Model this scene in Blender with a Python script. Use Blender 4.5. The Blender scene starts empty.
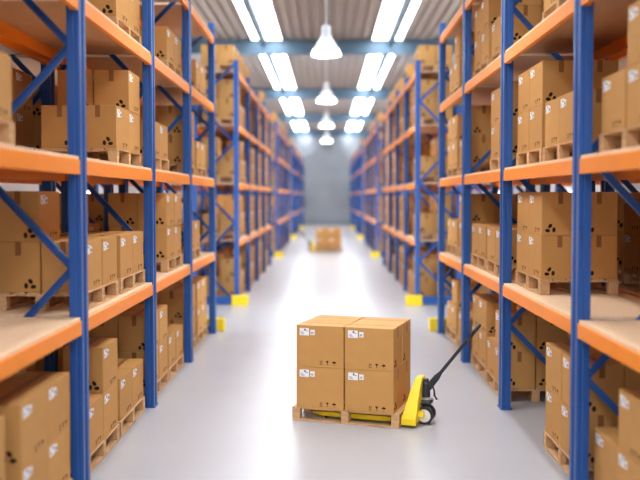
import bpy, bmesh, math, random
from mathutils import Vector, Matrix
from mathutils.bvhtree import BVHTree

R = math.radians
PI = math.pi
scene = bpy.context.scene
COL = scene.collection
rng = random.Random(7)

# ------------------------------------------------------------------ measures
EYE = 2.56            # camera height
F = 860.0             # focal length in pixels of the 640 px frame
WX = 2.10             # half width of the aisle (aisle face of the uprights)
DEPTH = 1.10          # depth of a rack
LEVELS = [0.0, 1.53, 2.906, 4.292, 5.56]          # top of the floor / decks
POST_TOP = 5.79
BEAM_H, DECK_T = 0.126, 0.028
CEIL = EYE + 5.6
Y_REAR, Y_END = -9.0, 79.0
X_SIDE = 10.0
RUN1 = [4.35, 7.44, 10.46, 13.31, 16.15]
RUN1_R = [4.25, 7.28, 10.36, 13.32, 16.18]
RUNS = [RUN1]
for st in (20.5, 36.7, 52.9, 69.1):
    n = 5 if st < 60 else 4
    RUNS.append([st + 2.93 * k for k in range(n)])

def run_of(k, s):
    return RUN1_R if (k == 0 and s > 0) else RUNS[k]

# ------------------------------------------------------------------ materials
def srgb(r, g, b):
    def c(v):
        v /= 255.0
        return v / 12.92 if v <= 0.04045 else ((v + 0.055) / 1.055) ** 2.4
    return (c(r), c(g), c(b), 1.0)

def mat(name, col, rough=0.5, metal=0.0, var=0.0, scale=6.0, stretch=(1, 1, 1), bump=0.0, spec=0.5, emit=0.0, obj_var=0.0, coat=0.0):
    m = bpy.data.materials.new(name)
    m.use_nodes = True
    nt = m.node_tree
    b = nt.nodes['Principled BSDF']
    b.inputs['Base Color'].default_value = col
    b.inputs['Roughness'].default_value = rough
    b.inputs['Metallic'].default_value = metal
    b.inputs['Specular IOR Level'].default_value = spec
    b.inputs['Coat Weight'].default_value = coat
    if emit:
        b.inputs['Emission Color'].default_value = col
        b.inputs['Emission Strength'].default_value = emit
    if var or bump or obj_var:
        tc = nt.nodes.new('ShaderNodeTexCoord')
        mp = nt.nodes.new('ShaderNodeMapping')
        mp.inputs['Scale'].default_value = stretch
        nt.links.new(tc.outputs['Object'], mp.inputs['Vector'])
        nz = nt.nodes.new('ShaderNodeTexNoise')
        nz.inputs['Scale'].default_value = scale
        nz.inputs['Detail'].default_value = 4.0
        nt.links.new(mp.outputs['Vector'], nz.inputs['Vector'])
        fac = nz.outputs['Fac']
        mr = nt.nodes.new('ShaderNodeMapRange')
        mr.inputs['From Min'].default_value = 0.3
        mr.inputs['From Max'].default_value = 0.7
        mr.inputs['To Min'].default_value = 1.0 - var
        mr.inputs['To Max'].default_value = 1.0 + var
        nt.links.new(fac, mr.inputs['Value'])
        val = mr.outputs['Result']
        if obj_var:
            oi = nt.nodes.new('ShaderNodeObjectInfo')
            m2 = nt.nodes.new('ShaderNodeMapRange')
            m2.inputs['To Min'].default_value = 1.0 - obj_var
            m2.inputs['To Max'].default_value = 1.0 + obj_var
            nt.links.new(oi.outputs['Random'], m2.inputs['Value'])
            mu = nt.nodes.new('ShaderNodeMath'); mu.operation = 'MULTIPLY'
            nt.links.new(val, mu.inputs[0]); nt.links.new(m2.outputs['Result'], mu.inputs[1])
            val = mu.outputs['Value']
        vm = nt.nodes.new('ShaderNodeVectorMath'); vm.operation = 'SCALE'
        vm.inputs[0].default_value = col[:3]
        nt.links.new(val, vm.inputs['Scale'])
        nt.links.new(vm.outputs['Vector'], b.inputs['Base Color'])
        if bump:
            bp = nt.nodes.new('ShaderNodeBump')
            bp.inputs['Strength'].default_value = bump
            bp.inputs['Distance'].default_value = 0.01
            nt.links.new(fac, bp.inputs['Height'])
            nt.links.new(bp.outputs['Normal'], b.inputs['Normal'])
    return m

M = {}
M['card'] = mat('cardboard', srgb(202, 152, 90), 0.75, var=0.03, scale=5, stretch=(1, 1, 1.5), obj_var=0.05, spec=0.25)
M['print'] = mat('printing_ink', srgb(48, 30, 18), 0.8, spec=0.2)
M['ink'] = mat('pale_blue_print', srgb(92, 104, 140), 0.7, spec=0.2)
M['tape'] = mat('packing_tape', srgb(146, 96, 48), 0.45, var=0.04, scale=20, spec=0.4)
M['paper'] = mat('label_paper', srgb(244, 244, 246), 0.6, spec=0.3, var=0.01, scale=10)
M['wood'] = mat('pallet_wood', srgb(208, 168, 124), 0.75, var=0.16, scale=9, stretch=(0.5, 6, 6), obj_var=0.08, spec=0.2)
M['under'] = mat('shaded_deck_board', srgb(206, 160, 118), 0.8, var=0.06, scale=30, spec=0.2)  # darker copy of the deck board, shade put into its colour
M['deck'] = mat('particle_board', srgb(242, 210, 174), 0.7, var=0.06, scale=30, spec=0.2)  # deck tops, paler than the undersides to stand in for light
M['blue'] = mat('blue_paint', srgb(35, 84, 156), 0.38, var=0.03, scale=5, spec=0.4)
M['orange'] = mat('orange_paint', srgb(255, 148, 34), 0.42, var=0.03, scale=4, spec=0.25)
M['yellow'] = mat('yellow_paint', srgb(247, 214, 30), 0.35, var=0.02, scale=5, spec=0.5)
M['black'] = mat('black_plastic', srgb(40, 42, 46), 0.45, var=0.03, scale=10)
M['rubber'] = mat('black_rubber', srgb(32, 32, 34), 0.7, var=0.03, scale=10)
M['steel'] = mat('bare_steel', srgb(190, 192, 196), 0.35, metal=0.8, var=0.03, scale=12)
M['nylon'] = mat('white_nylon', srgb(232, 230, 224), 0.5, var=0.02, scale=10)
M['roof'] = mat('roof_sheet', srgb(152, 147, 145), 0.55, var=0.05, scale=2, spec=0.3)
M['roofbeam'] = mat('blue_grey_paint', srgb(98, 128, 152), 0.5, var=0.03, scale=3)
M['wall'] = mat('painted_wall', srgb(160, 168, 178), 0.8, var=0.07, scale=0.45, spec=0.2)
M['sidewall'] = mat('side_wall_paint', srgb(214, 214, 214), 0.85, var=0.03, scale=0.5, spec=0.2)
M['floor'] = mat('polished_concrete', srgb(178, 179, 185), 0.30, var=0.025, scale=1.3, spec=0.45)
M['sky'] = mat('daylight_panel', (0.93, 0.97, 1.0, 1.0), 0.5, emit=12.0)
M['door'] = mat('daylight_opening', (0.95, 0.975, 1.0, 1.0), 0.5, emit=30.0)
M['rear'] = mat('rear_fill_glow', (0.97, 0.98, 1.0, 1.0), 0.5, emit=6.0)  # glow of the unseen fill panel added behind the camera
M['lamp'] = mat('lamp_diffuser', (1.0, 0.97, 0.92, 1.0), 0.5, emit=90.0)
M['rim'] = mat('glowing_acrylic', (1.0, 0.99, 0.97, 1.0), 0.4, emit=3.5)
M['shade'] = mat('frosted_acrylic_shade', (0.72, 0.74, 0.78, 1.0), 0.3, emit=0.12)
M['housing'] = mat('lamp_housing', srgb(205, 208, 212), 0.4, var=0.02, scale=6)

# ------------------------------------------------------------------ mesh builder
class MB:
    def __init__(self):
        self.v, self.f, self.m = [], [], []

    def add(self, verts, faces, mi=0, mx=None):
        o = len(self.v)
        self.v += [tuple(mx @ Vector(p)) if mx else tuple(p) for p in verts]
        self.f += [tuple(o + i for i in fc) for fc in faces]
        self.m += [mi] * len(faces)

    def box(self, x0, x1, y0, y1, z0, z1, mi=0, mx=None):
        v = [(x0, y0, z0), (x1, y0, z0), (x1, y1, z0), (x0, y1, z0), (x0, y0, z1), (x1, y0, z1), (x1, y1, z1), (x0, y1, z1)]
        self.add(v, [(0, 3, 2, 1), (4, 5, 6, 7), (0, 1, 5, 4), (1, 2, 6, 5), (2, 3, 7, 6), (3, 0, 4, 7)], mi, mx)

    def loft(self, rings, mi=0, mx=None, cap=True):
        n = len(rings[0]); vs = [p for r in rings for p in r]; fs = []
        for k in range(len(rings) - 1):
            for i in range(n):
                j = (i + 1) % n
                fs.append((k * n + i, k * n + j, (k + 1) * n + j, (k + 1) * n + i))
        if cap:
            fs.append(tuple(reversed(range(n))))
            fs.append(tuple((len(rings) - 1) * n + i for i in range(n)))
        self.add(vs, fs, mi, mx)

    def prism(self, poly, z0, z1, mi=0, mx=None):
        self.loft([[(x, y, z0) for x, y in poly], [(x, y, z1) for x, y in poly]], mi, mx)

    def lathe(self, prof, n=24, mi=0, mx=None, cap=True):
        rings = [[(r * math.cos(2 * PI * i / n), r * math.sin(2 * PI * i / n), z) for i in range(n)] for r, z in prof]
        self.loft(rings, mi, mx, cap)

    def tube(self, pts, rad, n=10, mi=0, mx=None):
        pts = [Vector(p) for p in pts]
        if not hasattr(rad, '__len__'):
            rad = [rad] * len(pts)
        rings = []
        for k, p in enumerate(pts):
            a = pts[max(0, k - 1)]; b = pts[min(len(pts) - 1, k + 1)]
            t = (b - a).normalized()
            u = t.cross(Vector((0, 1, 0)))
            if u.length < 0.05:
                u = t.cross(Vector((1, 0, 0)))
            u.normalize(); w = t.cross(u)
            rings.append([tuple(p + (u * math.cos(2 * PI * i / n) + w * math.sin(2 * PI * i / n)) * rad[k]) for i in range(n)])
        self.loft(rings, mi, mx)

    def mesh(self, name, mats, bevel=0.0, smooth=False, segs=2):
        me = bpy.data.meshes.new(name)
        me.from_pydata(self.v, [], self.f)
        for m in mats:
            me.materials.append(m)
        me.polygons.foreach_set('material_index', self.m)
        bm = bmesh.new(); bm.from_mesh(me)
        bmesh.ops.recalc_face_normals(bm, faces=bm.faces)
        if bevel:
            es = [e for e in bm.edges if len(e.link_faces) == 2 and e.calc_face_angle(0) > 0.5]
            bmesh.ops.bevel(bm, geom=es, offset=bevel, segments=segs, affect='EDGES', profile=0.5, clamp_overlap=True)
        bm.to_mesh(me); bm.free()
        if smooth:
            me.polygons.foreach_set('use_smooth', [True] * len(me.polygons))
            me.set_sharp_from_angle(angle=R(38))
        me.update()
        return me

def link(name, data, parent=None, loc=(0, 0, 0), rot=(0, 0, 0)):
    o = bpy.data.objects.new(name, data)
    COL.objects.link(o)
    if parent:
        o.parent = parent
    o.location = loc
    o.rotation_euler = rot
    return o

def tag(o, label=None, cat=None, group=None, kind=None):
    if label: o['label'] = label
    if cat: o['category'] = cat
    if group: o['group'] = group
    if kind: o['kind'] = kind
    return o

def struct(name, mb, mats, bevel=0.0, loc=(0, 0, 0), label=None, cat=None):
    o = link(name, mb.mesh(name, mats, bevel), None, loc)
    return tag(o, label, cat, None, 'structure')

# ------------------------------------------------------------------ the building
mb = MB(); mb.box(-X_SIDE, X_SIDE, Y_REAR, Y_END, -0.2, 0.0)
struct('floor', mb, [M['floor']], label='pale grey polished concrete floor of the aisle', cat='floor')
mb = MB(); mb.box(-X_SIDE, X_SIDE, Y_END, Y_END + 0.25, 0, CEIL + 0.5)
struct('wall_back', mb, [M['wall']], label='grey blue wall closing the far end of aisle', cat='wall')
mb = MB(); mb.box(-X_SIDE, X_SIDE, Y_REAR - 0.25, Y_REAR, 0, CEIL + 0.5)
struct('wall_front', mb, [M['sidewall']], label='pale wall behind the camera', cat='wall')
for s, nm in ((-1, 'left'), (1, 'right')):
    mb = MB(); mb.box(min(s * X_SIDE, s * (X_SIDE + .25)), max(s * X_SIDE, s * (X_SIDE + .25)), Y_REAR, Y_END, 0, CEIL + 0.5)
    struct('wall_' + nm, mb, [M['sidewall']], label='pale %s wall seen only between the racks' % nm, cat='wall')

# corrugated roof in strips between the skylights
BEAMS = [3.4, 17.2, 31.0, 44.8, 58.6, 72.6]
IN0, IN1, OUT0, OUT1 = 1.63, 2.15, 2.39, 2.66
def corrugated(mb, x0, x1):
    pitch = 0.32
    pts = []
    x = x0
    while x < x1 - 1e-6:
        for dx, dz in ((0, 0), (0.10, 0), (0.145, 0.075), (0.275, 0.075)):
            if x + dx < x1:
                pts.append((x + dx, CEIL + dz))
        x += pitch
    pts.append((x1, CEIL))
    poly = pts + [(p[0], p[1] + 0.03) for p in reversed(pts)]
    vs = [(p[0], Y_REAR, p[1]) for p in poly] + [(p[0], Y_END, p[1]) for p in poly]
    n = len(poly); h = len(pts)
    fs = [(i, (i + 1) % n, n + (i + 1) % n, n + i) for i in range(n)]
    for i in range(h - 1):
        fs.append((i, n - 1 - i, n - 2 - i, i + 1)); fs.append((n + i, n + i + 1, 2 * n - 2 - i, 2 * n - 1 - i))
    mb.add(vs, fs)
mb = MB()
corrugated(mb, -X_SIDE, -OUT1); corrugated(mb, -IN0, IN0); corrugated(mb, OUT1, X_SIDE)
struct('ceiling', mb, [M['roof']], label='ribbed grey metal roof sheeting over the aisle', cat='ceiling')
for k, y in enumerate(BEAMS):
    mb = MB()
    mb.box(-X_SIDE, X_SIDE, y - 0.15, y + 0.15, CEIL - 0.50, CEIL - 0.46)
    mb.box(-X_SIDE, X_SIDE, y - 0.02, y + 0.02, CEIL - 0.46, CEIL - 0.04)
    mb.box(-X_SIDE, X_SIDE, y - 0.15, y + 0.15, CEIL - 0.04, CEIL)
    struct('ceiling_beam', mb, [M['roofbeam']], label='pale blue steel roof beam, number %d from the camera' % (k + 1), cat='beam')
for s, nm in ((-1, 'left'), (1, 'right')):
    mb = MB(); a, b = sorted((s * IN1, s * OUT0))
    mb.box(a, b, Y_REAR, Y_END, CEIL - 0.14, CEIL + 0.1)
    struct('ceiling_purlin', mb, [M['roofbeam']], label='blue grey purlin between the %s skylight strips' % nm, cat='beam')
wn = 0
edges = [Y_REAR] + BEAMS + [Y_END]
for s, nm in ((-1, 'left'), (1, 'right')):
    for a, b in zip(edges[:-1], edges[1:]):
        for x0, x1 in ((IN0, IN1), (OUT0, OUT1)):
            wn += 1
            p, q = sorted((s * x0, s * x1))
            mb = MB(); mb.box(p, q, a, b, CEIL + 0.01, CEIL + 0.05)
            struct('window_%d' % wn, mb, [M['sky']], label='white daylight skylight strip in the roof', cat='skylight')
# daylight openings: dock doors at the ends of the cross aisles, and an added glowing fill panel behind the camera
dn = 0
for k in range(len(RUNS) - 1):
    a, b = RUNS[k][-1] + 0.5, RUNS[k + 1][0] - 0.5
    for s in (-1, 1):
        dn += 1
        mb = MB(); p, q = sorted((s * (X_SIDE - 0.03), s * X_SIDE))
        mb.box(p, q, a, b, 0.1, 2.72)
        struct('door_%d' % dn, mb, [M['door']], label='open dock door full of daylight at cross aisle end', cat='door')
wn += 1
mb = MB(); mb.box(-4.5, 4.5, Y_REAR, Y_REAR + 0.03, 4.4, 7.8)
struct('window_%d' % wn, mb, [M['rear']], label='wide glowing fill panel added unseen behind the camera', cat='fill panel')

# ------------------------------------------------------------------ racks
OCC = []           # occluder boxes for the visibility count: (x0,x1,y0,y1,z0,z1,id)
def post_mesh():
    mb = MB()
    poly = [(0, -.10), (0, -.035), (.022, -.026), (.022, .026), (0, .035), (0, .10), (.03, .10), (.034, .094), (.046, .094), (.05, .10), (.11, .10), (.11, .055), (.09, .045), (.09, -.045), (.11, -.055), (.11, -.10), (.05, -.10), (.046, -.094), (.034, -.094), (.03, -.10)]
    mb.prism(poly, 0.012, POST_TOP)
    return mb.mesh('upright_post', [M['blue']], 0.004, segs=1)
def foot_mesh():
    mb = MB(); mb.box(-.012, .13, -.11, .11, 0, .012)
    for y in (-.1, .1):
        mb.lathe([(.009, .012), (.009, .02)], 8, 0, Matrix.Translation((.115, y * .95, 0)))
    return mb.mesh('foot_plate', [M['blue']])
POST, FOOT = post_mesh(), foot_mesh()
_beams, _decks, _braces = {}, {}, {}
def beam_mesh(L):
    k = round(L, 3)
    if k not in _beams:
        mb = MB()
        prof = [(0.0, 0.0), (0.05, 0.0), (0.05, BEAM_H), (0.026, BEAM_H), (0.022, BEAM_H - 0.012), (0.0, BEAM_H - 0.012)]
        prof = [(0, 0), (.05, 0), (.05, BEAM_H), (0, BEAM_H)]
        mb.loft([[(x, y, z) for x, z in prof] for y in (-L / 2, L / 2)])
        for s in (-1, 1):           # end connector hooked on the upright
            y0, y1 = sorted((s * L / 2, s * (L / 2 - 0.012)))
            mb.box(0.05, 0.085, y0, y1, 0.004, BEAM_H - .004)
        _beams[k] = mb.mesh('shelf_beam', [M['orange']], 0.004, segs=1)
    return _beams[k]
def deck_mesh(L):
    k = round(L, 3)
    if k not in _decks:
        mb = MB()
        n = 3
        for i in range(n):
            mb.box(0.012, DEPTH - 0.012, -L / 2 + L * i / n + .001, -L / 2 + L * (i + 1) / n - .001, 0, DECK_T)
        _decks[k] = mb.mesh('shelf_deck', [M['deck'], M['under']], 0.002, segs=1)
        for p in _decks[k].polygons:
            if p.normal.z < -.9: p.material_index = 1  # undersides get the painted-in shade
    return _decks[k]
def brace_mesh(dz, s):
    k = (round(dz, 3), s)
    if k not in _braces:
        mb = MB()
        a, b = Vector((.10, 0, 0)), Vector((DEPTH - .10, 0, dz))
        d = (b - a).normalized(); n = d.cross(Vector((0, 1, 0)))
        def ring(p):
            pr = [(-.03, -.02), (.03, -.02), (.03, .02), (.02, .02), (.02, -.008), (-.02, -.008), (-.02, .02), (-.03, .02)]
            return [tuple(Matrix.Scale(s, 4, (1, 0, 0)) @ (p + n * u + Vector((0, w, 0)))) for u, w in pr]
        mb.loft([ring(a), ring(b)])
        _braces[k] = mb.mesh('diagonal_brace', [M['blue']])
    return _braces[k]
FN = {-1: [0.05, 1.94, 3.86, 5.70], 1: [1.02, 2.92, 4.83]}
RN = {-1: [0.98, 2.90, 4.80], 1: [0.10, 1.97, 3.87, 5.70]}
def rack(s, ys, x0, label, flip=False):
    """s: side; x0: distance of the aisle face from the centre line; flip: the back-to-back row that faces the next aisle."""
    root = link('pallet_rack', None, None, (s * x0, ys[0], 0))
    tag(root, label, 'rack', 'pallet racks along the aisle')
    def rel(d): return s * d
    rz = 0 if s > 0 else PI
    for k, y in enumerate(ys):
        fr = link('upright_post', POST, root, (0, y - ys[0], 0), (0, 0, rz))
        rr = link('upright_post', POST, root, (rel(DEPTH), y - ys[0], 0), (0, 0, rz + PI))
        link('foot_plate', FOOT, fr); link('foot_plate', FOOT, rr)
        pts = sorted([(z, 0) for z in FN[s]] + [(z, 1) for z in RN[s]])
        for (za, ra), (zb, rb) in zip(pts[:-1], pts[1:]):
            # brace between a front and a rear node, child of the front post (local frame is turned on the left)
            if ra == 0: z0, dz = za, zb - za
            else: z0, dz = zb, za - zb
            link('diagonal_brace', brace_mesh(dz, 1), fr, (0, 0, z0))
        OCC.append((min(s * x0, s * (x0 + .1)), max(s * x0, s * (x0 + .1)), y - .10, y + .10, 0, POST_TOP, None))
    for a, b in zip(ys[:-1], ys[1:]):
        L = b - a - .20; yc = (a + b) / 2
        for z in LEVELS[1:]:
            zb = z - DECK_T - BEAM_H
            link('shelf_beam', beam_mesh(L), root, (rel(.002), yc - ys[0], zb), (0, 0, rz))
            link('shelf_beam', beam_mesh(L), root, (rel(DEPTH - .002), yc - ys[0], zb), (0, 0, rz + PI))
            link('shelf_deck', deck_mesh(L - .01), root, (0, yc - ys[0], z - DECK_T), (0, 0, rz))
            OCC.append((min(s * x0, s * (x0 + .05)), max(s * x0, s * (x0 + .05)), a + .09, b - .09, zb, z, None))
            OCC.append((min(s * x0, s * (x0 + DEPTH)), max(s * x0, s * (x0 + DEPTH)), a + .09, b - .09, z - DECK_T, z, None))
    return root
ORD = ['front', 'second', 'third', 'fourth', 'fifth']
SIDE = {-1: 'left', 1: 'right'}
for k in range(len(RUNS)):
    for s in (-1, 1):
        ys = run_of(k, s)
        if k == 0:
            lab = 'blue and orange pallet rack nearest the camera on the %s of the aisle' % SIDE[s]
        else:
            lab = 'blue and orange pallet rack, %s one along the %s side of the aisle' % (ORD[k], SIDE[s])
        rack(s, ys, WX, lab)
BACK0 = WX + DEPTH + 0.12
for s in (-1, 1):
    rack(s, run_of(0, s), BACK0, 'blue rack standing directly behind the %s front rack, seen through its gaps' % SIDE[s])
    rack(s, RUNS[1], BACK0, 'blue rack standing directly behind the second rack on the %s' % SIDE[s])

# ------------------------------------------------------------------ pallets
PL, PD, PH = 1.20, 0.82, 0.168
def pallet_meshes(L, D, H):
    t = 0.017
    top = MB(); n = 6; w = D / n
    for i in range(n):
        y0 = -D / 2 + i * w
        top.box(-L / 2, L / 2, y0 + (.004 if i else 0), y0 + w - (.012 if i < n - 1 else 0), H - t, H)
    for x in (-L / 2 + .045, 0, L / 2 - .045):
        top.box(x - .045, x + .045, -D / 2, D / 2, H - 2 * t, H - t)
    blk = MB(); blk.box(-.045, .045, -.05, .05, t, H - 2 * t)
    bot = MB()
    for y in (-D / 2 + .05, 0, D / 2 - .05):
        bot.box(-L / 2, L / 2, y - .05, y + .05, 0, t)
    allm = MB()
    spots = [(x, y) for x in (-L / 2 + .045, 0, L / 2 - .045) for y in (-D / 2 + .05, 0, D / 2 - .05)]
    for q in (top, bot): allm.add(q.v, q.f)
    for x, y in spots: allm.add(blk.v, blk.f, 0, Matrix.Translation((x, y, 0)))
    return dict(top=top.mesh('top_deck', [M['wood']], .003, segs=1), block=blk.mesh('block', [M['wood']], .003, segs=1),
                bottom=bot.mesh('bottom_boards', [M['wood']], .003, segs=1), all=allm, all_mesh=None, spots=spots)
PM = pallet_meshes(PL, PD, PH)
def make_pallet(loc, rz, label, group, pm=PM):
    root = link('wooden_pallet', None, None, loc, (0, 0, rz))
    tag(root, label, 'pallet', group)
    link('top_deck', pm['top'], root)
    link('bottom_boards', pm['bottom'], root)
    for x, y in pm['spots']:
        link('block', pm['block'], root, (x, y, 0))
    return root

# ------------------------------------------------------------------ cartons
def box_meshes(w, d, h):
    """w along the labelled face, d deep, h high; labelled face towards local -Y, taped ends at local +X and -X."""
    e = 0.0012
    def fq(mb, u0, u1, v0, v1, mi):       # rectangle on the labelled face, u and v measured from its lower left corner
        mb.box(-w / 2 + u0, -w / 2 + u1, -d / 2 - e, -d / 2 + .001, v0, v1, mi)
    def fpoly(mb, pts, mi):
        vs = [(-w / 2 + u, -d / 2 - e, v) for u, v in pts] + [(-w / 2 + u, -d / 2 + .001, v) for u, v in pts]
        n = len(pts)
        mb.add(vs, [tuple(range(n)), tuple(reversed(range(n, 2 * n)))] + [(i, (i + 1) % n, n + (i + 1) % n, n + i) for i in range(n)], mi)
    core = MB(); core.box(-w / 2, w / 2, -d / 2, d / 2, 0, h)
    cm = core.mesh('carton_core', [M['card']], .006)
    body = MB()
    body.v = [tuple(v.co) for v in cm.vertices]; body.f = [tuple(p.vertices) for p in cm.polygons]; body.m = [0] * len(body.f)
    bpy.data.meshes.remove(cm)
    # flap seam on the lid and glued seam on the labelled face
    body.box(-w / 2 + .008, w / 2 - .008, -.0015, .0015, h - .001, h + .0008, 1)
    # handling marks: two arrows in a frame, a glass, an umbrella
    sx, sy, q = w * .50, h * .075, .048
    for u in (sx, sx + .018):
        fq(body, u + .004, u + .009, sy, sy + .03, 1)
        fpoly(body, [(u - .001, sy + .028), (u + .014, sy + .028), (u + .0065, sy + .042)], 1)
    fq(body, sx - .006, sx + .038, sy - .007, sy - .003, 1)
    u = sx + .09
    fpoly(body, [(u - .018, sy + .042), (u - .004, sy + .016), (u + .004, sy + .016), (u + .018, sy + .042)], 1)
    fq(body, u - .002, u + .002, sy, sy + .018, 1); fq(body, u - .01, u + .01, sy - .004, sy + .001, 1)
    u = sx + .17
    fpoly(body, [(u + .024 * math.cos(a), sy + .018 + .022 * math.sin(a)) for a in [PI * i / 8 for i in range(9)]], 1)
    fq(body, u - .002, u + .002, sy - .004, sy + .02, 1); fq(body, u, u + .009, sy - .005, sy - .001, 1)
    # round marks low on both ends, towards the labelled side
    for sgn in (-1, 1):
        for (yy, zz, a) in ((.088, .098, 0.9), (.062, .050, -.1), (.128, .058, 1.5)):
            c = Vector((sgn * w / 2, -d / 2 + yy, zz))
            pts = []
            for i in range(10):
                t = 2 * PI * i / 10
                p = Vector((.027 * math.cos(t), .019 * math.sin(t)))
                pts.append((p.x * math.cos(a) - p.y * math.sin(a), p.x * math.sin(a) + p.y * math.cos(a)))
            vs = [(c.x + sgn * e, c.y + u_, c.z + v_) for u_, v_ in pts] + [(c.x - sgn * .001, c.y + u_, c.z + v_) for u_, v_ in pts]
            body.add(vs, [tuple(range(10)), tuple(reversed(range(10, 20)))] + [(i, (i + 1) % 10, 10 + (i + 1) % 10, 10 + i) for i in range(10)], 1)
    lab = MB(); k = 0.98
    lx, ly = w * .07, h - .035 - .085 * k
    fq(lab, lx, lx + .115 * k, ly, ly + .085 * k, 0)
    small = MB(); fq(small, lx + .132 * k, lx + .184 * k, ly + .008, ly + .070 * k, 0)
    ee = e; e = 0.002
    def fq2(mb, u0, u1, v0, v1, mi): mb.box(-w / 2 + u0, -w / 2 + u1, -d / 2 - .0022, -d / 2 - .0005, v0, v1, mi)
    fq2(lab, lx + .055, lx + .075, ly + .054, ly + .076, 1); fq2(lab, lx + .072, lx + .1, ly + .05, ly + .056, 1)
    for r in range(3): fq2(lab, lx + .014, lx + .06 - .01 * r, ly + .014 + .011 * r, ly + .018 + .011 * r, 1)
    for r in range(4): fq2(small, lx + .140 * k + .008 * r, lx + .144 * k + .008 * r, ly + .02, ly + .045, 1)
    tape = MB(); tw = .026
    tape.box(-w / 2 - .0012, w / 2 + .0012, -tw, tw, h - .0005, h + .0016)
    for sgn in (-1, 1):
        a, b = sorted((sgn * (w / 2 - .001), sgn * (w / 2 + .0016)))
        tape.box(a, b, -tw, tw, h - .125, h + .0016)
    B = dict(body=body, lab=lab, small=small, tape=tape, dims=(w, d, h))
    B['mesh'] = body.mesh('cardboard_box', [M['card'], M['print']])
    B['lab_mesh'] = lab.mesh('shipping_label', [M['paper'], M['ink']])
    B['small_mesh'] = small.mesh('barcode_label', [M['paper'], M['ink']])
    B['tape_mesh'] = tape.mesh('packing_tape', [M['tape']])
    return B
BW, BD, BH = 0.575, 0.393, 0.455
BX = box_meshes(BW, BD, BH)
CW, CD, CH = 0.562, 0.43, 0.474
CX = box_meshes(CW, CD, CH)
def make_box(loc, rz, label, group, B=BX):
    o = link('cardboard_box', B['mesh'], None, loc, (0, 0, rz))
    tag(o, label, 'box', group)
    link('shipping_label', B['lab_mesh'], o)
    link('barcode_label', B['small_mesh'], o)
    link('packing_tape', B['tape_mesh'], o)
    return o

# ------------------------------------------------------------------ what stands on the racks
# (side, level, bay): list of (y of near edge, x of aisle edge, stacks along the aisle (near, far), stacks in the back row (near, far))
SPEC = {
    # left front rack
    (-1, 0, 0): [(4.58, 2.17, (2, 2), (2, 2)), (6.05, 2.17, (2, 2), (2, 2))],
    (-1, 0, 1): [(7.80, 2.19, (1, 2), (1, 1)), (9.07, 2.19, (1, 1), (0, 1))],
    (-1, 0, 2): [(10.62, 2.19, (2, 2), (2, 2)), (11.88, 2.19, (1, 1), (0, 1))],
    (-1, 0, 3): [(13.46, 2.24, (2, 2), (2, 2)), (14.86, 2.24, (2, 2), (2, 2))],
    (-1, 1, 1): [(7.72, 2.17, (1, 1), (2, 1)), (9.04, 2.17, (1, 1), (1, 1))],
    (-1, 1, 2): [(11.70, 2.17, (2, 2), (2, 2))],
    (-1, 1, 3): [(13.62, 2.18, (1, 1), (1, 0))],
    (-1, 2, 0): [(4.80, 2.17, (1, 1), (1, 1))],
    (-1, 2, 1): [(9.12, 2.22, (1, 2), (1, 2))],
    (-1, 2, 2): [(10.82, 2.20, (1, 1), (1, 1))],
    (-1, 2, 3): [(13.46, 2.24, (2, 2), (2, 2)), (14.86, 2.24, (1, 1), (1, 1))],
    (-1, 3, 1): [(9.12, 2.21, (2, 2), (2, 2))],
    (-1, 3, 2): [(11.95, 2.20, (1, 1), (1, 1))],
    (-1, 3, 3): [(14.84, 2.24, (1, 1), (1, 1))],
    # right front rack
    (1, 0, 0): [(6.00, 2.24, (2, 1), (1, 0))],
    (1, 0, 1): [(7.53, 2.22, (2, 2), (2, 2))],
    (1, 0, 2): [(10.66, 2.20, (2, 1), (2, 2)), (11.96, 2.22, (2, 2), (2, 2))],
    (1, 0, 3): [(13.46, 2.24, (1, 1), (1, 1)), (14.86, 2.24, (2, 1), (1, 1))],
    (1, 1, 1): [(9.00, 2.24, (2, 2), (2, 2))],
    (1, 1, 2): [(10.66, 2.20, (1, 1), (1, 1)), (11.93, 2.20, (1, 1), (1, 1))],
    (1, 1, 3): [(13.46, 2.24, (2, 2), (2, 2)), (14.86, 2.24, (1, 1), (1, 1))],
    (1, 2, 0): [(5.91, 2.24, (2, 1), (1, 0))],
    (1, 2, 1): [(7.76, 2.24, (1, 1), (1, 1)), (9.02, 2.24, (2, 2), (2, 2))],
    (1, 2, 2): [(10.66, 2.24, (2, 2), (2, 2))],
    (1, 2, 3): [(13.46, 2.24, (2, 1), (2, 2)), (14.88, 2.24, (2, 2), (1, 1))],
    (1, 3, 1): [(7.76, 2.22, (2, 2), (2, 2))],
    (1, 3, 2): [(10.66, 2.24, (2, 1), (2, 2)), (11.95, 2.22, (2, 2), (2, 2))],
    (1, 3, 3): [(14.70, 2.24, (2, 1), (1, 1))],
    (1, 4, 2): [(11.95, 2.20, (1, 1), (1, 1))],
    (1, 4, 3): [(13.47, 2.24, (1, 1), (1, 1))],
}
LEVN = ['floor level', 'first shelf', 'second shelf', 'third shelf', 'top shelf']
BAYN = ['first bay', 'second bay', 'third bay', 'fourth bay']
boxes, pallets = [], []
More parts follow.
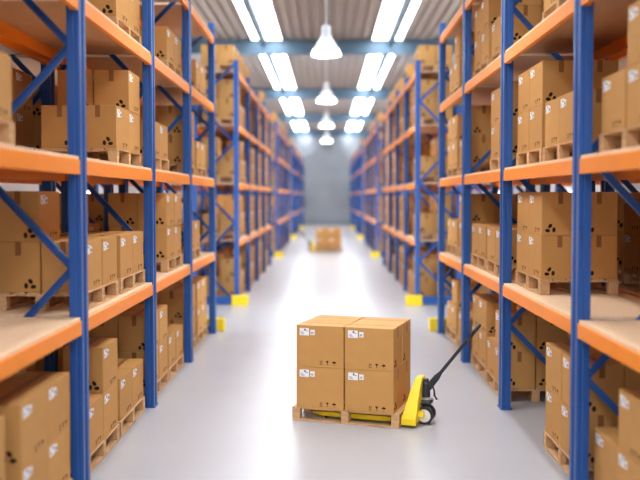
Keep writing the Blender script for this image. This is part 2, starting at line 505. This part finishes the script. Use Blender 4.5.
def load(s, lev, run, bay, y0, x0, front, back, rackname):
    a, b = run_of(run, s)[bay], run_of(run, s)[bay + 1]
    pos = 'far' if y0 + PL / 2 > (a + b) / 2 else 'near'
    z = LEVELS[lev]
    rz = -PI / 2 if s > 0 else PI / 2
    yc = y0 + PL / 2
    where = '%s, %s, %s' % (LEVN[lev], BAYN[bay], rackname)
    pallets.append(dict(loc=(s * (x0 + PD / 2), yc, z + .0015), rz=rz, label='wooden pallet, %s end of %s' % (pos, where)))
    for row, st in ((0, front), (1, back)):
        for c in (0, 1):
            for L in range(st[c]):
                y = y0 + PL / 2 + (c - .5) * (BW + .012) + rng.uniform(-.003, .003)
                x = x0 + .012 + BD / 2 + row * (BD + .012) + rng.uniform(-.004, .004)
                lay = 'upper' if L else ('lower' if st[c] > 1 else 'single')
                lab = '%s %s %s carton, %s pallet, %s' % (lay, 'aisle-side' if row == 0 else 'back-row', 'near' if c == 0 else 'far', pos, where)
                boxes.append(dict(loc=(s * x, y, z + PH + L * (BH + .002) + .0025), rz=rz + rng.uniform(-.006, .006), label=lab))
for (s, lev, bay), ps in SPEC.items():
    for y0, x0, f, b in ps:
        load(s, lev, 0, bay, y0, x0, f, b, '%s front rack' % SIDE[s])
# the racks farther along
for run in range(1, len(RUNS)):
    for s in (-1, 1):
        ys = RUNS[run]
        for bay in range(len(ys) - 1):
            for lev in range(5):
                for p in (0, 1):
                    if lev == 4 and rng.random() < (.25 if bay == 0 else .55) and not (run == 1 and bay == 0 and p == 0): continue
                    if 0 < lev < 4 and rng.random() < .14 and not (bay == 0 and p == 0): continue
                    y0 = ys[bay] + (.17 + p * 1.33) + rng.uniform(-.03, .03)
                    if lev == 4:
                        f, b = ((1, 1), (1, 1)) if rng.random() < .7 else ((1, 0), (1, 1))
                    else:
                        f = rng.choice([(2, 2), (2, 2), (1, 1), (2, 1), (1, 2), (1, 1)])
                        b = rng.choice([(2, 2), (1, 1), (2, 1)])
                        if bay == 0 and p == 0: f = (2, f[1]) if lev in (0, 3) else (1, f[1])
                    load(s, lev, run, bay, y0, 2.17 + rng.uniform(0, .05), f, b, '%s %s rack' % (SIDE[s], ORD[run]))
# the rows behind
for run in (0, 1):
    for s in (-1, 1):
        ys = run_of(run, s)
        for bay in range(4):
            for lev in range(4):
                for p in (0, 1):
                    if rng.random() < (.02 if lev == 2 else .15): continue
                    y0 = ys[bay] + .14 + p * (ys[bay + 1] - ys[bay] - .16) / 2
                    f = (2, 2) if lev == 2 and s < 0 else rng.choice([(2, 2), (1, 1), (1, 1), (2, 1), (1, 2)])
                    b = rng.choice([(1, 1), (2, 1), (0, 1)])
                    load(s, lev, run, bay, y0, BACK0 + .14, f, b, 'rack behind %s %s' % (SIDE[s], ORD[run]))

# ------------------------------------------------------------------ camera
cd = bpy.data.cameras.new('camera')
cam = link('camera', cd, None, (0, 0, EYE), (R(90) - math.atan(32.0 / F), 0, 0))
cd.sensor_width = 36.0
cd.lens = F / 640.0 * 36.0
cd.shift_x = -7.0 / 640.0
cd.shift_y = -11.0 / 640.0
cd.clip_end = 200.0
cd.dof.use_dof = True
cd.dof.focus_distance = 9.7
cd.dof.aperture_fstop = 0.58
scene.camera = cam

# ------------------------------------------------------------------ how much of each carton and pallet the view shows
def corners(x0, x1, y0, y1, z0, z1):
    return [(x0, y0, z0), (x1, y0, z0), (x1, y1, z0), (x0, y1, z0), (x0, y0, z1), (x1, y0, z1), (x1, y1, z1), (x0, y1, z1)]
QF = [(0, 3, 2, 1), (4, 5, 6, 7), (0, 1, 5, 4), (1, 2, 6, 5), (2, 3, 7, 6), (3, 0, 4, 7)]
V, P, ID = [], [], []
def occ(c, ident):
    o = len(V); V.extend(c)
    for q in QF:
        P.append(tuple(o + i for i in q)); ID.append(ident)
for t in OCC:
    occ(corners(*t[:6]), None)
for i, b in enumerate(boxes):
    x, y, z = b['loc']; occ(corners(x - BD / 2, x + BD / 2, y - BW / 2, y + BW / 2, z, z + BH), ('b', i))
for i, p in enumerate(pallets):
    x, y, z = p['loc']; occ(corners(x - PD / 2, x + PD / 2, y - PL / 2, y + PL / 2, z, z + PH - .02), ('p', i))
occ(corners(-.33, .95, 9.5, 10.2, 0, 1.1), None)
tree = BVHTree.FromPolygons(V, P)
hits = {}
pit = math.atan(32.0 / F); cp, sp = math.cos(pit), math.sin(pit)
for iy in range(0, 240):
    for ix in range(0, 320):
        u = (ix * 2 + 1 - 327.0) / F; v = -((iy * 2 + 1) - 229.0) / F
        d = Vector((u, cp + v * sp, -sp + v * cp)).normalized()
        h = tree.ray_cast(Vector((0, 0, EYE)), d, 120.0)
        if h[2] is not None and ID[h[2]] is not None:
            hits[ID[h[2]]] = hits.get(ID[h[2]], 0) + 1
order = sorted((-n, k) for k, n in hits.items() if k[0] == 'b')
shown = set(k[1] for n, k in order[:284])
restb = MB()
for i, b in enumerate(boxes):
    if i in shown:
        make_box(b['loc'], b['rz'], b['label'], 'brown cartons stored on the racks')
    else:
        mx = Matrix.Translation(b['loc']) @ Matrix.Rotation(b['rz'], 4, 'Z')
        for part, ms in (('body', (0, 1)), ('lab', (2, 3)), ('small', (2, 3)), ('tape', (4, 4))):
            q = BX[part]; o = len(restb.v)
            restb.v += [tuple(mx @ Vector(p)) for p in q.v]
            restb.f += [tuple(o + j for j in fc) for fc in q.f]
            restb.m += [ms[j] for j in q.m]
o = link('cardboard_boxes', None); bpy.data.objects.remove(o)
me = bpy.data.meshes.new('cardboard_boxes')
me.from_pydata(restb.v, [], restb.f)
for k in ('card', 'print', 'paper', 'ink', 'tape'): me.materials.append(M[k])
me.polygons.foreach_set('material_index', restb.m)
tag(link('cardboard_boxes', me), 'remaining brown cartons stored deeper and farther along the racks', 'box', 'brown cartons stored on the racks', 'stuff')
orderp = sorted((-n, k) for k, n in hits.items() if k[0] == 'p')
shownp = set(k[1] for n, k in orderp[:150] if -n >= 3)
restp = MB()
for i, p in enumerate(pallets):
    if i in shownp:
        make_pallet(p['loc'], p['rz'], p['label'], 'wooden pallets on the racks')
    else:
        restp.add(PM['all'].v, PM['all'].f, 0, Matrix.Translation(p['loc']) @ Matrix.Rotation(p['rz'], 4, 'Z'))
tag(link('wooden_pallets', restp.mesh('wooden_pallets', [M['wood']])), 'remaining wooden pallets deeper and farther along the racks', 'pallet', 'wooden pallets on the racks', 'stuff')

# ------------------------------------------------------------------ rack end guards
def guard_meshes():
    y = MB()
    y.loft([[(-.24, -.09, 0), (.14, -.09, 0), (.14, .09, 0), (-.24, .09, 0)], [(-.24, -.09, .24), (.14, -.09, .24), (.14, .09, .24), (-.24, .09, .24)]])
    yb = y.mesh('corner_block', [M['yellow']], .015)
    r = MB(); r.box(.14, 1.08, -.05, .05, .03, .22); rb = r.mesh('guard_rail', [M['blue']], .01)
    e = MB(); e.box(1.08, 1.18, -.07, .07, 0, .24); eb = e.mesh('end_block', [M['blue']], .01)
    return yb, rb, eb
GY, GR, GE = guard_meshes()
for k, ys in enumerate(RUNS):
    for s in (-1, 1):
        for end, y in (('near', ys[0] - .26), ('far', ys[-1] + .26)):
            ys = run_of(k, s)
            if k == 0 and end == 'near': continue
            if k > 0 and end == 'far': continue
            g = link('rack_end_guard', None, None, (s * (WX + (.10 if end == 'far' else 0)), y, 0), (0, 0, 0 if s > 0 else PI))
            lab = 'yellow cornered blue floor guard at %s end of the %s %s rack' % (end, SIDE[s], ORD[k])
            tag(g, lab, 'guard', 'floor guards at the rack ends')
            link('corner_block', GY, g)
            link('guard_rail', GR, g)
            link('end_block', GE, g)

# ------------------------------------------------------------------ pendant lamps
def lamp(y, label):
    z0 = EYE + 3.28
    root = link('pendant_lamp', None, None, (-0.02, y, z0))
    tag(root, label, 'lamp', 'bell lamps over the aisle')
    m = MB(); n = 32
    out = [(.335, 0), (.33, .03), (.29, .12), (.225, .24), (.17, .33), (.135, .38)]
    m.lathe(out + [(r - .008, z) for r, z in reversed(out)], n, cap=False)
    link('lamp_shade', m.mesh('lamp_shade', [M['shade']], smooth=True), root)
    m = MB(); m.lathe([(.343, -.01), (.345, .0), (.335, .035), (.300, .12), (.292, .12), (.328, .03), (.337, -.01), (.343, -.01)], n, cap=False)
    link('glowing_rim', m.mesh('glowing_rim', [M['rim']], smooth=True), root)
    m = MB(); m.lathe([(.01, .035), (.31, .035), (.31, .05), (.01, .05)], n)
    link('diffuser', m.mesh('diffuser', [M['lamp']]), root)
    m = MB(); m.lathe([(.135, .38), (.135, .44), (.11, .46), (.11, .62), (.09, .66), (.03, .68)], 24)
    link('housing', m.mesh('housing', [M['housing']], smooth=True), root)
    m = MB(); m.tube([(0, 0, .67), (0, 0, CEIL + .02 - z0)], .012, 8)
    link('hanging_rod', m.mesh('hanging_rod', [M['housing']]), root)
    return root
for y, w in ((-0.6, 'added unseen behind the camera for light'), (9.6, 'added unseen above the pallet truck for light'), (20.0, 'largest of the row in view'), (29.8, 'second from the camera'), (40.3, 'third from the camera'), (51.4, 'farthest and smallest')):  # first two are out of view, added to brighten the upper shelves
    lamp(y, 'white bell pendant lamp over the aisle, %s' % w)

# ------------------------------------------------------------------ pallet truck
def make_truck(loc, rz, label):
    root = link('pallet_truck', None, None, loc, (0, 0, rz))
    tag(root, label, 'pallet truck')
    # leaning A-shaped frame
    m = MB()
    def rect(x0, x1, yw, z): return [(x0, -yw, z), (x1, -yw, z), (x1, yw, z), (x0, yw, z)]
    m.loft([rect(.018, .185, .36, .03), rect(.020, .185, .36, .105), rect(.085, .195, .19, .38), rect(.118, .20, .10, .50), rect(.128, .195, .09, .515)])
    link('truck_frame', m.mesh('truck_frame', [M['yellow']], .010), root)
    for sy in (-1, 1):
        m = MB(); y = sy * .17
        def fr(x, w, z0, z1): return [(x, y - w, z0), (x, y + w, z0), (x, y + w, z1), (x, y - w, z1)]
        m.loft([fr(.06, .075, .030, .085), fr(-.80, .075, .030, .085), fr(-.95, .070, .034, .080), fr(-1.03, .05, .044, .072), fr(-1.07, .03, .050, .064)])
        fk = link('fork', m.mesh('fork', [M['yellow']], .006), root)
        m = MB(); m.lathe([(.020, -.05), (.023, -.045), (.023, .045), (.020, .05)], 16, 0, Matrix.Translation((-.90, y, .0235)) @ Matrix.Rotation(PI / 2, 4, 'X'))
        link('load_roller', m.mesh('load_roller', [M['rubber']], smooth=True), fk)
    for sy in (-1, 1):
        T = Matrix.Translation((.236, -.05 + sy * .068, .100)) @ Matrix.Rotation(PI / 2, 4, 'X')
        m = MB(); m.lathe([(.074, -.03), (.092, -.03), (.100, -.02), (.100, .02), (.092, .03), (.074, .03)], 28, 0, T, cap=False)
        m.lathe([(.074, .03), (.074, -.03)], 28, 0, T, cap=False)
        w = link('wheel', m.mesh('wheel', [M['rubber']], smooth=True), root)
        m = MB(); m.lathe([(.0735, -.026), (.06, -.029), (.02, -.029), (.016, -.036), (.016, .036), (.02, .029), (.06, .029), (.0735, .026)], 28, 0, T)
        link('wheel_hub', m.mesh('wheel_hub', [M['nylon']], smooth=True), w)
    m = MB(); m.loft([rect(.16, .295, .085, .204), rect(.16, .30, .09, .235), rect(.17, .28, .07, .262)])
    m.box(.21, .26, -.076, -.024, .06, .21)
    link('wheel_bracket', m.mesh('wheel_bracket', [M['black']], .006), root)
    m = MB(); m.box(.175, .25, -.24, -.17, .10, .165); m.box(.175, .25, .17, .24, .10, .165)
    link('axle_lug', m.mesh('axle_lug', [M['yellow']], .01), root)
    m = MB(); m.lathe([(.075, .262), (.075, .285), (.05, .287)], 20, 0, Matrix.Translation((.236, 0, 0)))
    link('base_ring', m.mesh('base_ring', [M['steel']]), root)
    m = MB(); m.lathe([(.052, .285), (.052, .44), (.035, .455), (.035, .49), (.02, .495)], 20, 0, Matrix.Translation((.225, 0, 0)))
    m.box(.18, .215, -.05, .05, .29, .47)
    link('hydraulic_pump', m.mesh('hydraulic_pump', [M['black']], smooth=True), root)
    a, b = Vector((.262, 0, .40)), Vector((.262 + .56, 0, 1.12))
    m = MB()
    def P_(t): return tuple(a.lerp(b, t))
    m.tube([P_(-.06), P_(0), P_(.16), P_(.24), P_(.80)], [.034, .040, .036, .020, .018], 12)
    hd = link('handle', m.mesh('handle', [M['black']], smooth=True), root)
    d = (b - a).normalized()
    g = MB()
    pts = []
    c = a.lerp(b, .90)
    for i in range(21):
        t = 2 * PI * i / 20
        pts.append(tuple(c + d * (.105 * math.cos(t)) + Vector((0, .085 * math.sin(t), 0))))
    # loop handle lying in the plane of the shaft and the truck's width
    rings = []
    nrm = d.cross(Vector((0, 1, 0))).normalized()
    for i in range(20):
        t = 2 * PI * i / 20
        rad = (d * math.cos(t) + Vector((0, math.sin(t), 0)))
        cc = c + d * (.105 * math.cos(t)) + Vector((0, .085 * math.sin(t), 0))
        rings.append([tuple(cc + rad * (.018 * math.cos(q)) + nrm * (.020 * math.sin(q))) for q in [2 * PI * j / 8 for j in range(8)]])
    rings.append(rings[0])
    g.loft(rings, cap=False)
    link('grip', g.mesh('grip', [M['black']], smooth=True), hd)
    m = MB(); m.tube([(.31, -.03, .43), (.33, -.035, .36), (.332, -.035, .31), (.35, -.035, .285)], [.009, .011, .013, .009], 8)
    m.lathe([(.004, -.012), (.014, -.008), (.014, .008), (.004, .012)], 10, 0, Matrix.Translation((.355, -.035, .278)))
    link('release_lever', m.mesh('release_lever', [M['black']], smooth=True), root)
    return root

def loaded_pallet(origin, ang, L, D, H, labels, tlabel, plabel, flip, seed):
    """origin: corner of the pallet nearest the camera at its left end; ang: turn about Z."""
    rr = random.Random(seed)
    e1 = Vector((math.cos(ang), math.sin(ang), 0)); e2 = Vector((-math.sin(ang), math.cos(ang), 0))
    c = Vector(origin) + e1 * L / 2 + e2 * D / 2
    pm = pallet_meshes(L, D, H)
    make_pallet(tuple(c), ang, plabel, None, pm)
    for row in (0, 1):
        for col in (0, 1):
            for lay in (0, 1):
                p = c + e1 * ((col - .5) * (CW + .014)) + e2 * ((row - .5) * (CD + .008) - .02)
                p = p + e1 * rr.uniform(-.003, .003)
                make_box((p.x, p.y, H + .0005 + lay * (CH + .0015)), ang + rr.uniform(-.005, .005), labels(row, col, lay), 'cartons on the pallet trucks', CX)
    t = c + (e1 * (-L / 2) if flip else e1 * (L / 2 - .006) - e2 * .04)
    make_truck((t.x, t.y, 0), ang + (PI if flip else 0), tlabel)

def lab_main(row, col, lay):
    return '%s %s carton on the %s half of the pallet standing in the aisle' % (('lower', 'upper')[lay], ('left', 'right')[col], ('front', 'rear')[row])
def lab_far(row, col, lay):
    return '%s %s carton, %s half of the distant pallet far down the aisle' % (('lower', 'upper')[lay], ('left', 'right')[col], ('front', 'rear')[row])
loaded_pallet((-.400, 9.80, 0), R(-17.8), 1.255, .88, .155, lab_main,
              'yellow hand pallet truck with raised black handle under the pallet of cartons',
              'wooden pallet on the yellow forks in the middle of aisle', False, 3)
loaded_pallet((-.53, 40.2, 0), R(4), 1.235, .80, .152, lab_far,
              'small distant yellow pallet truck far down the aisle',
              'distant wooden pallet with cartons far down the aisle', True, 5)

# ------------------------------------------------------------------ light
w = bpy.data.worlds.new('world'); scene.world = w
w.use_nodes = True
w.node_tree.nodes['Background'].inputs['Color'].default_value = (0.9, 0.95, 1, 1)
w.node_tree.nodes['Background'].inputs['Strength'].default_value = 0.1

scene.view_settings.view_transform = 'Standard'
scene.view_settings.look = 'None'
scene.view_settings.gamma = 1.0
scene.view_settings.use_curve_mapping = False
scene.view_settings.exposure = 0.12
scene.cycles.use_denoising = True
scene.cycles.max_bounces = 10
scene.cycles.diffuse_bounces = 6
scene.cycles.sample_clamp_indirect = 8.0
